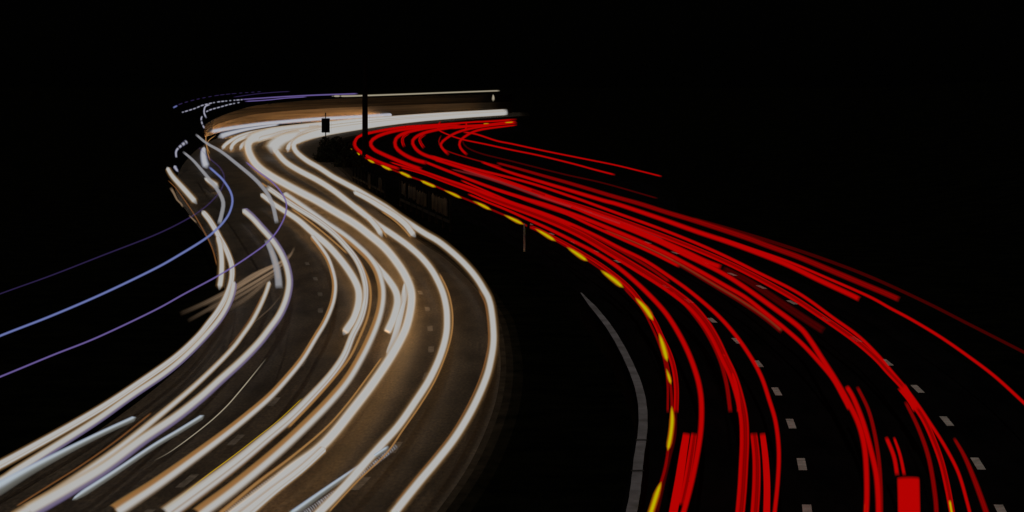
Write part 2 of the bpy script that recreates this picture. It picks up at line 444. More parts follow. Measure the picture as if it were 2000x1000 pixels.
white("white strand crossing over to the thick band and stopping in a blunt tip",
      [(722, 503), (742, 526), (760, 548), (773, 570), (776, 592), (769, 620), (758, 645), (752, 656)], (8, 14), "white")
white("white trail between the two thick bands, amber along its left edge near the bottom",
      [(382, 1010), (400, 996), (451, 958), (502, 917), (553, 873), (604, 825), (645, 783), (679, 742), (706, 697), (726, 656), (738, 625), (745, 597), (747, 572), (744, 550), (736, 526), (720, 502),
       (696, 479), (670, 458), (640, 438), (610, 417), (580, 396), (552, 377)], (25, 13), "amber_left", taper=(0, 6))
white("thick white trail left of mid road with a thin amber companion on its right",
      [(318, 1010), (336, 996), (376, 967), (432, 926), (476, 892), (524, 852), (568, 815), (608, 775), (646, 733), (672, 695), (688, 656), (703, 626), (711, 600), (714, 576), (713, 554), (706, 528), (694, 504),
       (676, 481), (652, 456), (620, 431), (580, 406), (556, 390), (522, 366)], (31, 10), "pink",
      [("amber_strand", [(560, 838), (612, 784), (656, 734), (685, 695), (704, 655), (716, 625), (722, 600), (724, 576), (721, 552), (712, 528), (700, 506)], 7, "amber"),
       ("amber_strand", [(680, 497), (650, 470), (620, 445), (590, 422), (568, 407)], 5, "amber"),
       ("amber_strand", [(524, 366), (517, 362), (511, 357)], 5, "amber"),
       ("yellow_edge", [(323, 994), (366, 959), (408, 926), (455, 891), (500, 856), (545, 820), (590, 778)], (5, 2), "yellow")])
white("white trail bending down to a blunt tip at the middle of the road",
      [(508, 378), (540, 402), (580, 428), (608, 452), (640, 479), (666, 508), (686, 536), (698, 560), (701, 580), (698, 602), (690, 624), (679, 641), (669, 656)], (7, 13), "white", taper=(6, 2))
white("smooth lone white trail with an amber left edge, fourth from the left",
      [(220, 1004), (238, 991), (306, 946), (374, 897), (442, 846), (488, 809), (528, 774), (562, 737), (591, 701), (616, 660), (634, 630), (647, 600), (653, 576), (654, 552), (649, 528), (640, 504), (624, 480), (607, 459)], (26, 9), "amber_left", taper=(0, 4))
B_ = [(50, 1004), (68, 992), (136, 954), (204, 913), (279, 858), (340, 817), (390, 778), (430, 742), (470, 706), (504, 671), (526, 643), (544, 618), (555, 596), (562, 574), (565, 550), (561, 524), (552, 500), (541, 481), (530, 466), (512, 446), (492, 424), (473, 408)]
white("left lane headlight trail with a violet rim, third from the left", B_, (26, 11), "violet_right", taper=(0, 8))
white("short white blunt ended stub beside the violet rimmed left lane trail", [(520, 468), (530, 490), (538, 514), (543, 540), (545, 566)], (9, 14), "grey")
white("narrow white left lane trail starting below the violet rimmed trail",
      [(20, 1016), (51, 997), (102, 966), (170, 920), (238, 871), (306, 816), (374, 759), (425, 711), (456, 678), (474, 654), (492, 628), (508, 598), (520, 570), (527, 548)], (21, 8), "warm",
      [("amber_strand", [(30, 990), (90, 952), (160, 908), (228, 860), (296, 806)], 5, "rust"), ("amber_strand", [(512, 575), (500, 600), (484, 628), (464, 656), (444, 680)], 2.5, "rust")], taper=(0, 4))
A_ = [(-220, 1022), (-110, 966), (0, 908), (68, 871), (136, 833), (204, 793), (272, 748), (340, 700), (384, 660), (408, 631), (428, 604), (443, 576), (452, 548), (453, 522), (447, 500), (438, 480), (430, 466), (420, 447), (408, 428), (394, 411)]
white("outermost left white headlight trail, wide and bending out of the photo on the left", A_, (20, 10), "white_split", taper=(0, 10))
white("white strand just below the outermost left trail with a violet lower rim",
      [(-160, 1026), (-80, 984), (0, 942), (34, 919), (102, 876), (187, 822), (255, 774), (323, 728), (368, 690), (410, 646), (436, 612), (452, 578), (458, 548)], (22, 10), "violet_right", taper=(0, 12))
white("short white stub with rounded tip inside the leftmost bend", [(424, 460), (430, 480), (433, 510), (432, 540), (428, 568)], (8, 9), "white", taper=(12, 5))
white("pale blue streak starting mid lane between the two leftmost white trails", [(-30, 968), (0, 953), (60, 918), (130, 881), (200, 846), (267, 815)], (30, 11), "blue", taper=(0, 5))
white("pale blue streak starting on the dark lane left of the amber edged trail", [(140, 978), (220, 926), (300, 872), (350, 842), (400, 811)], (14, 10), "blue", taper=(30, 5))
white("thin cream hairline streak in the dark gap of the left lanes", [(300, 900), (336, 880), (400, 832), (440, 796), (470, 762), (497, 729), (520, 700)], (2, 3), "cream", fade=(70, 60), m="lamp")

white("short thick white bar at the far left beside the dark verge", [(326, 326), (332, 337), (340, 348), (360, 370), (376, 388), (386, 400)], (6, 9), "white", taper=(5, 4))
white("thin rust orange streak below the short white bar on the verge", [(328, 352), (344, 368), (364, 396), (380, 420), (394, 444), (408, 470), (417, 492), (424, 520)], (2.5, 4), "rust", m="lamp")
white("tiny brown hook shaped streak at the far left verge", [(333, 366), (340, 378), (346, 390), (353, 397), (358, 405)], (5, 3), "brown", m="lamp")
white("small brown tick crossing the rust orange streak", [(369, 420), (377, 428), (385, 436)], 2.5, "brown", m="lamp")
white("short white dash in front of the grey kinked trail", [(398, 347), (410, 354), (420, 361), (429, 368)], (4, 10), "white", taper=(10, 2))
white("broad bluish white arc at the left of the far bend", [(399, 286), (397, 298), (399, 314), (405, 331)], (6, 10), "cool", taper=(8, 3))
white("amber loop hooking round the left of the far bend", [(412, 257), (404, 263), (402, 272), (404, 287), (411, 302)], 3, "amber", m="lamp")
white("second thin amber loop below the amber hook", [(422, 264), (410, 272), (404, 282), (406, 300), (411, 316)], (1.5, 3), "amber", m="lamp")
white("ribbed flickering pale strip left of the broad third lane band", [(434, 1012), (478, 977), (520, 943), (562, 912), (592, 896)], (22, 5), "grey", m="lamp", comb=5.0, z=0.55)
white("ribbed flickering pale strip under the pale blue trail by the second lane", [(582, 1012), (600, 1000), (640, 972), (684, 941), (733, 904), (774, 871)], (13, 9), "grey", m="lamp", comb=5.0, z=0.55)
# far bend: headlamps turning in
for lb, p, w in (
    ("leftmost curled white tip at the far bend", [(433, 294), (438, 285), (452, 274), (480, 262), (530, 252), (580, 246), (628, 241), (720, 232.5), (850, 223), (990, 216.5)], (7, 7)),
    ("second curled white tip from the left at the far bend", [(451, 297), (452, 288), (456, 281), (468, 272), (500, 261), (540, 254.5), (628, 244)], (7, 8)),
    ("third curled white tip from the left at the far bend", [(467, 295), (472, 285), (478, 279), (494, 270), (530, 260), (580, 253), (628, 248)], (7, 9)),
    ("short white tip hanging under the bright far band", [(504, 275), (512, 270), (530, 266), (560, 258), (628, 250)], (6, 9)),
    ("short blunt white tip right of the dazzling headlight", [(562, 299), (563, 288), (570, 279), (590, 267), (628, 257)], (8, 9)),
    ("thin white streak along the top of the far band", [(408, 258), (440, 252), (480, 246), (520, 241), (570, 236.5), (620, 232.5), (700, 228), (800, 222), (900, 217.5), (990, 213.5)], (6, 5)),
    ("white streak under the top streak, tapering toward the pole", [(424, 269), (440, 263), (460, 257.5), (480, 253), (510, 248), (545, 243)], (9, 3)),
):
    white(lb, p, w, "glare" if "tip" in lb else "cool", taper=(4, 0), beam=BACK_GAIN * (1.6 if "tip" in lb else 7))
white("broad white glare filling the middle of the far band behind the pole", [(575, 268), (628, 254), (680, 246), (720, 241), (800, 232), (900, 224), (990, 219)], (15, 6), "glare", taper=(30, 0), beam=0)
white("upper white glare of the far band behind the small road sign", [(500, 262), (560, 252), (628, 244.5), (700, 237), (800, 228), (990, 216.5)], (10, 5), "glare", taper=(30, 0), beam=0)
white("dazzling headlight burst where the second lane turns toward the bridge", [(531, 304), (534, 291), (541, 281), (556, 271), (590, 262)], (34, 16), "glare", taper=(8, 8), beam=0)
# warm streaks slanting across the left lanes, road reflections drawn as glowing strands
for lb, p, w in (
    ("broad brown streak crossing the left lanes, uppermost of the slanting sheaf", [(577, 480), (566, 500), (545, 514), (520, 525), (490, 540), (455, 563), (400, 592), (350, 614)], (4, 8)),
    ("brown streak in the middle of the slanting sheaf across the left lanes", [(574, 486), (564, 504), (545, 522), (512, 543), (470, 568), (420, 597), (365, 628)], (3, 7)),
    ("lowest brown streak of the slanting sheaf across the left lanes", [(548, 530), (520, 550), (495, 572), (470, 590), (440, 606)], (4, 9)),
    ("brown hairline along the upper side of the slanting sheaf", [(560, 508), (530, 522), (490, 546), (450, 573), (405, 600)], (3, 4)),
    ("brown thread between the two upper streaks of the slanting sheaf", [(570, 492), (548, 512), (515, 532), (478, 553), (440, 575), (395, 598)], (2.5, 6)),
    ("brown thread between the two lower streaks of the slanting sheaf", [(556, 522), (520, 545), (485, 568), (450, 588), (405, 610)], (2.5, 6)),
    ("faint brown hairline beside the smooth amber edged trail", [(551, 575), (530, 600), (505, 622), (480, 645)], (2.5, 2.5))):
    white(lb, p, w, "brown", m="lamp", z=0.15, fade=(60, 170))

# ------------------------------------------------------------------ MARKER LIGHTS of lorries, high above the road
def marker(label, pts, w, profile, z=3.8, **kw):
    k = 1.2
    w = tuple(a * k for a in w) if isinstance(w, tuple) else w * k
    return trail("marker_light_trail", "light trail", label, "lorry marker light trails above the left lanes", pts, w, profile, z, "lamp", **kw)
marker("blue line sweeping left out of the photo, middle of the three long thin lines", [(-300, 768), (-150, 717), (0, 656), (100, 617), (200, 574), (300, 526), (350, 498), (400, 467), (424, 447), (437, 433), (448, 416), (454, 394), (450, 374), (436, 352), (424, 340), (408, 326)], (5, 5), "bluel")
marker("faint violet line uppermost of the three long thin lines on the left", [(-300, 676), (-150, 630), (0, 574), (100, 538), (200, 499), (300, 460), (360, 431), (396, 408), (420, 386), (434, 366), (438, 346), (430, 328), (412, 312), (400, 300), (388, 288)], (2.4, 3.4), "dim_violet")
marker("violet line lowest of the three long thin lines on the left", [(-300, 850), (-150, 796), (0, 736), (102, 694), (190, 659), (300, 607), (360, 574), (420, 542), (460, 518), (490, 498), (516, 479), (533, 462), (546, 444), (557, 420), (559, 396), (548, 374), (530, 354), (500, 332), (480, 316)], (4.5, 3.6), "violet")
marker("grey kinked line ending square beside the blue line", [(357, 296), (376, 312), (392, 330), (412, 354), (428, 376), (436, 396), (433, 418), (427, 440)], (4, 8), "grey")
marker("long grey kinked line crossing the left lanes to a square end", [(382, 262), (404, 280), (432, 296), (460, 318), (488, 341), (506, 358), (522, 378), (533, 402), (541, 438)], (4, 8), "grey")
marker("cluster of bluish white sparks arcing at the far left", [(364, 277), (352, 286), (344, 296), (345, 312)], (9, 4), "star", z=2.5, dots=(7, 5))
marker("small bluish white blob under the sparks at the far left", [(340, 323), (344, 330), (349, 337)], (9, 5), "star", z=2.0, taper=(4, 5))
ZF = (4.2, 6.2)
marker("dotted white hook above the far bend", [(404, 232), (399, 222), (399, 213), (402, 207), (410, 204)], 3.4, "star", z=3.6)
marker("dotted white hook just left of the amber loop", [(400, 252), (395, 242), (393, 232), (396, 225)], 3.4, "star", z=3.6, dots=(9, 7))
marker("cream far line crossing behind the pole along the top of the barrier", [(648, 187.6), (690, 187.3), (790, 184), (870, 181), (950, 178), (976, 177.2)], (4, 3), "cream", z=(5.7, 6.3))
marker("violet far line leading left from the cream line", [(470, 194.5), (520, 191), (560, 188.5), (610, 186), (652, 184.5), (700, 183)], (2.5, 3), "violet", z=(4.9, 5.8))
marker("second violet far line just below the first", [(478, 198), (520, 195.5), (560, 191.5), (600, 189)], (2.5, 2), "violet", z=(4.9, 5.6))
marker("dashed white line bending down at the left end of the violet far line", [(354, 220), (380, 212), (396, 205.5), (420, 200), (444, 197), (474, 194.5)], (2.8, 2.6), "star", z=(4.1, 4.9), dots=(8, 5))
marker("lower dashed white line at the left of the far lines", [(401, 219), (412, 214), (430, 209), (448, 204), (468, 200)], (3, 2.6), "star", z=(4.2, 4.9), dots=(8, 5))
marker("outermost dotted blue line at the top left of the far lines", [(338, 211), (350, 204), (380, 195), (420, 187), (460, 182.5), (510, 179)], (3, 1.5), "dim_violet", z=(4.0, 5.8), dots=(12, 8))
marker("bright blue dot pair at the tip of the dotted line", [(337, 211), (341, 209), (346, 206.5)], 3.4, "bluel", z=4.0)
marker("thin topmost violet line of the far lines", [(454, 190), (500, 183.5), (540, 180), (568, 178.5)], (2, 2), "dim_violet", z=(5.0, 6.0))
marker("small white flame shaped spark under the cream far line", [(963, 184), (963.5, 191), (963, 199)], (3, 6), "cream", z=(5.4, 4.0), taper=(6, 4))

# ------------------------------------------------------------------ TAIL LIGHT TRAILS
def red(label, pts, w, profile="red", parts=(), z=0.9, **kw):
    k = {"red": 1.06, "dull": 1.0, "deep": 1.2, "red_rib": 1.05}.get(profile, 1.0)
    w = tuple(a * k for a in w) if isinstance(w, tuple) else w * k
    return trail("taillight_trail", "light trail", label, "red tail light trails on the departing carriageway", pts, w, profile, z, "lamp", parts, **kw)
ra = red("innermost red trail along the central reservation with blinking yellow indicator flashes", RA[1:], (8, 4), "dull")
def flash(pts, w):
    trail("indicator_flash", None, None, None, pts, (w * 1.4, w * 1.4), "yellow", 0.93, "lamp", parent=ra, taper=(30 if w > 6 else 11, 15 if w > 6 else 7), fade=(16 if w > 6 else 6, 7 if w > 6 else 3), flat=.3)
for p, w in (([(684, 289), (690, 294)], 4), ([(696, 297), (706, 306)], 5), ([(717, 311), (725, 315), (733, 319)], 5), ([(743, 322), (755, 328), (767, 333)], 5.5), ([(778, 335), (792, 341), (806, 348)], 6),
             ([(820, 352), (836, 359), (853, 366)], 6), ([(866, 371), (885, 379), (903, 388)], 6.5), ([(922, 392), (940, 400), (961, 411)], 7), ([(983, 419), (1004, 429), (1024, 439)], 7.5),
             ([(1044, 446), (1065, 458), (1087, 472)], 8), ([(1106, 482), (1126, 495), (1149, 511)], 9), ([(1172, 527), (1196, 544), (1219, 563)], 10), ([(1240, 581), (1261, 603), (1277, 627)], 11),
             ([(1287, 650), (1296, 678), (1304, 708)], 11), ([(1301, 719), (1306, 734), (1311, 752)], 9), ([(1312, 792), (1313, 820), (1310, 850), (1304, 882)], 10), ([(1292, 940), (1284, 962), (1275, 990), (1262, 1030)], 12)):
    flash(p, w)
red("red trail hugging the right side of the yellow flashes, ending blunt above the bottom", [(1034, 441), (1064, 454), (1126, 488), (1180, 522), (1224, 557), (1249, 586), (1276, 624), (1293, 660), (1308, 692), (1317, 724), (1321, 760), (1320, 808)], (5, 10), "red_rib")
red("thin red line under the yellow flashes where the road bends down", [(1218, 562), (1252, 600), (1272, 636), (1286, 668), (1298, 706), (1304, 750), (1304, 808)], (5, 6), "dull")
red("dark red streak below the blunt end of the flashing trail", [(1318, 800), (1316, 850), (1306, 892), (1297, 930), (1288, 970), (1280, 1005)], (9, 11), "deep")
RB = [(914, 379), (950, 394), (990, 410), (1030, 428), (1074, 448), (1122, 472), (1162, 493), (1200, 517), (1236, 546), (1272, 580), (1302, 614), (1326, 652), (1344, 688), (1357, 722), (1366, 755), (1370, 790), (1369, 835), (1363, 880), (1351, 940), (1338, 990), (1328, 1020)]
red("solid red trail second from the central reservation, running down to the bottom edge", RB, (4, 13))
red("wide red block joined to the left of the second trail, flat top", [(1341, 845), (1335, 882), (1326, 940), (1315, 1000), (1311, 1020)], (14, 18), "red_block")
red("narrower red block between the wide block and the second trail", [(1356, 845), (1350, 886), (1341, 940), (1330, 990)], (12, 14), "red_rib")
RC = [(782, 326), (826, 338), (870, 354), (920, 372), (950, 385), (990, 400), (1040, 418), (1090, 438), (1140, 462), (1194, 494), (1250, 528), (1290, 553), (1320, 574), (1350, 598), (1376, 628), (1397, 662), (1414, 698), (1430, 732), (1443, 772), (1452, 815), (1454, 860), (1452, 910), (1449, 960), (1444, 1015)]
red("ribbed red trail third from the central reservation, broad at the bottom", RC, (5, 19), "red_rib")
red("dull red line left of the ribbed third trail, blunt end at mid height", [(1310, 566), (1350, 609), (1380, 650), (1405, 700), (1419, 750), (1427, 808)], (5, 10), "dull")
red("bright red bar laid over the ribbed third trail where it bends", [(1412, 692), (1426, 716), (1437, 750), (1443, 790), (1443, 808)], (9, 10), "red")
RD = [(900, 352), (972, 383), (1000, 395), (1050, 412), (1090, 427), (1130, 444), (1170, 463), (1210, 484), (1260, 509), (1310, 542), (1350, 571), (1400, 614), (1436, 654), (1466, 697), (1487, 736), (1502, 780), (1515, 825), (1521, 880), (1519, 940), (1513, 1000), (1511, 1020)]
red("slim red trail just left of the nearest white lane dashes", RD, (4, 10))
red("flat topped red block left of the slim trail at the bottom", [(1472, 845), (1477, 895), (1477, 950), (1473, 1015)], (14, 17), "red_rib")
red("narrow red block next to the slim trail at the bottom", [(1489, 845), (1495, 895), (1498, 950), (1497, 1015)], (11, 14), "red_block")
red("short bright red trail ending inside the dense red sheaf, left of the dashes", [(960, 368), (1040, 394), (1100, 415), (1150, 438), (1210, 465), (1270, 492), (1330, 522)], (5, 7))
RF = [(830, 316), (870, 332), (950, 363), (1020, 386), (1070, 401), (1130, 422), (1190, 446), (1250, 471), (1300, 494), (1340, 515), (1380, 537), (1420, 560), (1456, 581), (1491, 608), (1532, 641), (1566, 671), (1596, 703), (1626, 739), (1648, 778), (1661, 803)]
red("red trail with rusty lower rim running to a blunt end right of the dashes", RF, (6, 10), "red", [("rust_strand", [(1180, 449), (1240, 474), (1300, 502), (1340, 524), (1400, 560), (1450, 590), (1495, 621), (1530, 650)], (5, 12), "rust_red")])
RG = [(1050, 382), (1110, 402), (1170, 426), (1230, 449), (1290, 474), (1340, 499), (1370, 513), (1410, 533), (1450, 558), (1505, 597), (1560, 638), (1582, 664), (1604, 698), (1632, 742), (1656, 784), (1677, 828), (1688, 871), (1692, 916), (1693, 970), (1691, 1015)]
red("red trail crossing to the right lane and running down beside the ribbed bundle", RG, (5, 13), "red", [("indicator_flash", [(1692, 984), (1692, 998), (1691, 1012)], 9, "yellow")])
red("broad red band at the heart of the dense sheaf, blunt end near its middle", [(850, 312), (870, 318), (930, 337), (1000, 359), (1050, 376), (1110, 399), (1170, 421), (1230, 444), (1300, 474), (1340, 492), (1380, 511), (1412, 523)], (6, 11), "red")
RH = [(870, 316), (930, 334), (1000, 358), (1070, 384), (1130, 402), (1190, 422), (1250, 444), (1300, 463), (1360, 487), (1420, 513), (1480, 543), (1546, 580), (1601, 616), (1664, 660), (1708, 697), (1736, 727), (1764, 757), (1785, 789), (1806, 822), (1824, 862), (1839, 904), (1851, 955), (1861, 1010)]
red("red trail of the far right lane, yellow spot at the bottom edge", RH, (5, 12), "red_rib", [("indicator_flash", [(1855, 978), (1858, 996), (1861, 1012)], 8, "yellow")])
RI = [(840, 304), (900, 322), (940, 333), (1000, 348), (1050, 362), (1110, 382), (1150, 396), (1210, 418), (1290, 447), (1360, 475), (1420, 502), (1480, 532), (1560, 573), (1629, 622), (1676, 656), (1713, 692), (1740, 724), (1770, 760), (1795, 794), (1815, 824), (1845, 871), (1872, 924), (1890, 985), (1897, 1015)]
red("red trail right of the far right lane trail, parting from it near the bottom", RI, (5, 8))
RJ = [(940, 316), (970, 327), (1000, 338), (1060, 356), (1120, 374), (1180, 392), (1210, 400), (1290, 427), (1360, 452), (1420, 472), (1480, 494), (1540, 518), (1600, 547), (1660, 575), (1682, 586)]
red("thick upper red trail ending in a forked tip above the slip road", RJ, (5, 12), "red")
red("red trail branching above the forked tip and leaving the photo on the right", [(1404, 464), (1460, 483), (1540, 511), (1620, 545), (1697, 579), (1739, 602), (1780, 624), (1835, 657), (1890, 695), (1944, 736), (2000, 787), (2030, 815), (2120, 900), (2220, 1005)], (5, 8))
red("uppermost solid red trail of the sheaf, frayed blunt end at the right", [(970, 318), (1000, 326), (1060, 343), (1120, 360), (1200, 384), (1250, 398), (1300, 414), (1350, 429), (1400, 445), (1460, 465), (1500, 480), (1560, 502), (1620, 527), (1689, 556), (1725, 571), (1759, 586)], (5, 13), "dull")
red("faint dark red line along the top edge of the sheaf to the right border", [(1352, 427), (1420, 446), (1500, 470), (1600, 503), (1700, 541), (1807, 590), (1890, 632), (2000, 688), (2030, 704), (2200, 800)], (7, 6), "deep")
red("dim dark red band between lane dashes in the right lanes", [(1412, 524), (1460, 548), (1500, 574), (1550, 608), (1590, 634), (1612, 648)], (10, 14), "deep")
# slip road
red("upper thin red line on the slip road, far right end", [(905, 258), (930, 262), (970, 275), (1000, 281), (1060, 294), (1140, 310), (1200, 322), (1250, 334), (1294, 345)], (4, 3.5))
red("lower thin red line on the slip road, hooked at its far end", [(861, 237), (855, 245), (857, 254), (878, 264), (906, 273), (950, 282), (1000, 293), (1050, 303), (1120, 320), (1160, 331), (1203, 342)], (3, 4))
red("faint dark red line just above the dense sheaf", [(905, 268), (904, 277), (912, 288), (940, 300), (1000, 315), (1100, 340), (1180, 358), (1286, 388)], (3, 3), "deep")
# far loops
red("largest red loop nearest the pole, leftmost of the far loops", [(940, 237), (850, 244), (790, 248), (740, 256), (706, 264), (695, 273), (694, 286), (706, 298), (724, 309), (750, 320), (783, 331)], (3, 7))
red("second red loop from the pole turning into the dense sheaf", [(900, 244), (830, 248), (770, 256), (736, 267), (724, 279), (730, 291), (748, 301), (790, 319), (826, 332)], (4, 9))
red("third red loop from the pole turning into the dense sheaf", [(880, 246), (830, 251), (790, 260), (773, 272), (773, 287), (785, 299), (808, 311), (836, 319)], (4, 9))
red("short red tail hanging inside the third loop", [(800, 260), (788, 267), (786, 277), (790, 288)], (4, 6), "red_rib")
red("fourth red loop from the pole turning into the dense sheaf", [(960, 243), (900, 247), (850, 254), (820, 263), (806, 275), (810, 288), (824, 300), (850, 310), (870, 316)], (4, 8))
red("short red tail hanging inside the fourth loop", [(832, 262), (820, 270), (822, 280), (829, 290)], (4, 6), "red_rib")
red("fifth red loop from the pole ending in a blunt tip", [(1010, 240), (950, 246), (900, 256), (872, 270), (861, 282), (866, 292), (878, 304)], (3, 6))
red("thin red arc beside the fifth loop", [(862, 264), (857, 276), (862, 288), (876, 296), (920, 310), (980, 326)], (3, 3), "dull")
red("rightmost red loop at the far bend ending in a blunt tip", [(1010, 244), (940, 253), (912, 264), (898, 277), (900, 290), (914, 304)], (3, 6))
red("short red hook topping the rightmost loop", [(910, 238), (911, 248), (906, 258)], 4)
red("flat red streak at the far right end of the loops, amber glint", [(1008, 237.5), (985, 239), (930, 246), (880, 251)], (4, 4), "red", [("indicator_flash", [(985, 239.5), (995, 239), (1002, 238.5)], 3, "yellow"), ("indicator_flash", [(943, 242), (949, 241.7), (955, 241.5)], 3, "yellow")])
red("topmost flat red streak of the far loops", [(1000, 234), (960, 237), (900, 240), (820, 246)], (4, 3), "red")
# dense sheaf fillers
for lb, p, w, pr in (
    ("thin red line low in the dense sheaf near the flashes", [(750, 303), (800, 324), (860, 346), (920, 366), (970, 384)], (4, 4), "red"),
    ("red line in the left half of the dense sheaf, ending above the dashes", [(760, 316), (830, 338), (900, 362), (975, 388), (1060, 418), (1120, 442)], (4, 5), "red"),
    ("dull red line filling the sheaf beside the short bright trail", [(1010, 386), (1080, 410), (1150, 432), (1220, 462), (1290, 494), (1320, 512)], (4, 6), "dull"),
    ("dull red line filling the sheaf under the broad band", [(900, 330), (980, 356), (1060, 386), (1140, 412), (1220, 440)], (7, 8), "pink_red"),
    ("dull red line beside the ribbed third trail upstream", [(1090, 430), (1160, 462), (1220, 494), (1270, 524), (1310, 552)], (6, 7), "dull"),
    ("pinkish red line filling the right half of the sheaf", [(880, 330), (950, 348), (1040, 378), (1130, 408), (1210, 434), (1300, 470)], (5, 7), "pink_red"),
):
    red(lb, p, w, pr, taper=(20, 4))
# near bottom right
red("flat topped red strip in the right lane bundle, left of the big red rectangle", [(1654, 755), (1668, 780), (1686, 826), (1701, 880), (1711, 925), (1715, 970), (1716, 1015)], (11, 13))
red("dull strip right of the flat topped strip in the same bundle", [(1674, 755), (1695, 798), (1707, 841), (1716, 895), (1720, 950), (1721, 1015)], (8, 10), "dull")
red("thin red strand falling onto the left edge of the big red rectangle", [(1731, 854), (1746, 892), (1753, 932)], (9, 10))
red("thin red strand falling onto the middle of the big red rectangle", [(1746, 854), (1758, 889), (1767, 932)], (6, 8))
red("big solid red rectangle at the bottom right", [(1774, 932), (1775, 970), (1776, 1020)], (45, 45), "red_block", z=1.0)
red("wide slanting red bar where the two right lane trails meet", [(1760, 754), (1779, 781), (1791, 804)], (20, 14), "red_block")
red("dull red strip left of the far right lane trail near the bottom", [(1768, 784), (1794, 837), (1814, 895), (1826, 965), (1830, 1015)], (8, 11), "dull")
red("lone dull red strip nearest the right hand dashes at the bottom", [(1863, 855), (1884, 892), (1905, 942), (1926, 1000), (1932, 1020)], (7, 13), "dull")

# ------------------------------------------------------------------ noise barrier behind the far bend
NB = [(400, 251, 1.7), (420, 244, 2.3), (450, 237, 3.0), (500, 229, 3.9), (560, 224.5, 4.4), (640, 219.5, 4.8), (760, 213, 5.0), (880, 207.5, 5.2), (1000, 203.5, 5.4)]
nb = empty("noise_barrier", at(400, 262, 0))
tag(nb, "brown noise barrier wall lit by headlights along the far bend", "wall")
S = spline([(x, y + 17, h) for x, y, h in NB], 12)
def tier(name, f0, f1, m, push):
    V, F = [], []
    for i, (x, y, h) in enumerate(S):
        p = at(x, y, 0.0)
        q = at(S[min(i + 1, len(S) - 1)][0], S[min(i + 1, len(S) - 1)][1], 0) - at(S[max(i - 1, 0)][0], S[max(i - 1, 0)][1], 0)
        nrm = Vector((-q.y, q.x, 0)).normalized()
        for dz, o_ in ((h * f0, push), (h * f1, push), (h * f1, .3), (h * f0, .3)):
            V.append(Vector((p.x, p.y, dz)) + nrm * o_ - nb.location)
    for i in range(len(S) - 1):
        a, b = i * 4, i * 4 + 4
        for k in range(4): F.append((a + k, b + k, b + (k + 1) % 4, a + (k + 1) % 4))
    link(name, V, F, m, nb, None, False)
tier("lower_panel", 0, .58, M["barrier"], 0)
tier("shaded_upper_panel", .585, 1, M["barrier_shaded"], .06)  # darker tier paints the light falling off toward the wall top

# ------------------------------------------------------------------ posts, sign, hedge in the central reservation
base = at(713, 322, 0)
pole = empty("lamp_column", base)
tag(pole, "dark steel column standing before the bright far bend", "column")
mb = MB(); mb.cyl((0, 0, 0), 0.30, 0.26, 7.2, 18); mb.build("shaft", M["dark_steel"], pole)
mb = MB(); mb.cyl((0, 0, 7.2), 0.26, 0.15, 3.3, 18); mb.build("upper_shaft", M["dark_steel"], pole)
mb = MB(); mb.box((0, 0, 0.06), (0.9, 0.9, 0.12)); mb.box((0, 0, 0.5), (0.66, 0.66, 0.76)); mb.build("base_plate", M["dark_steel"], pole)

b2 = at(636, 283, 0)
sg = empty("traffic_sign", b2)
tag(sg, "small dark road sign seen from behind at the far bend", "sign")
k = b2.y / FPX
mb = MB(); mb.cyl((0, 0, 0), 0.07, 0.06, 63 * k); mb.build("sign_post", M["dark_steel"], sg)
mb = MB(); mb.box((0, 0.1, 38 * k), (16 * k, 0.06, 28 * k)); mb.box((0, 0.02, 45 * k), (14 * k, 0.06, 0.1)); mb.box((0, 0.02, 31 * k), (14 * k, 0.06, 0.1)); mb.build("sign_board", M["dark_steel"], sg)

def hedge(name, label, px, py, w, h, dpt, n):
    root = empty(name, at(px, py, 0))
    tag(root, label, "bush")
    V, F = [], []
    for i in range(n):
        while True:
            x, y, z = random.uniform(-1, 1), random.uniform(-1, 1), random.uniform(0, 1)
            if (x * x + y * y) + z * z < 1.0 + 0.25 * math.sin(9 * x + 4 * y): break
        c = Vector((x * w, y * dpt, z * h))
        a = Vector((random.gauss(0, 1), random.gauss(0, 1), random.gauss(0, 1))).normalized() * random.uniform(.08, .17)
        b = a.cross(Vector((random.gauss(0, 1), random.gauss(0, 1), random.gauss(0, 1)))).normalized() * random.uniform(.05, .1)
        s = len(V)
        V += [c - a, c + b, c + a, c - b]; F.append((s, s + 1, s + 2, s + 3))
    link("foliage", V, F, M["leaf"], root, None, False)
    for i in range(4):
        mb = MB(); mb.cyl((random.uniform(-.5, .5) * w, random.uniform(-.3, .3) * dpt, 0), .05, .02, h * .8, 6)
        mb.build("stem", M["dark_steel"], root)
hedge("bush", "dark rounded bush below the road sign at the far bend", 652, 316, 2.1, 2.6, 3.0, 3600)
hedge("bush", "low dark bush between the road sign and the steel column", 684, 326, 1.7, 1.5, 3.0, 2200)

# marker post
mp = empty("marker_post", at(1024, 491, 0))
tag(mp, "slim white marker post beside the yellow flashes", "post")
mb = MB(); mb.box((0, 0, 0.62), (0.10, 0.05, 1.24), 0, 0.85); mb.build("shaft", M["post"], mp)
mb = MB(); mb.box((0, 0, 1.27), (0.085, 0.045, 0.06), 0, 0.5); mb.build("cap", M["post"], mp)
dp = empty("marker_post", at(1032, 491, 0))
tag(dp, "short dark post just right of the white marker post", "post")
mb = MB(); mb.box((0, -0.4, 0.66), (0.14, 0.08, 1.32), 0, 0.9); mb.build("shaft", M["dark_steel"], dp)
mb = MB(); mb.box((0, -0.4, 1.34), (0.17, 0.11, 0.05)); mb.build("cap", M["dark_steel"], dp)

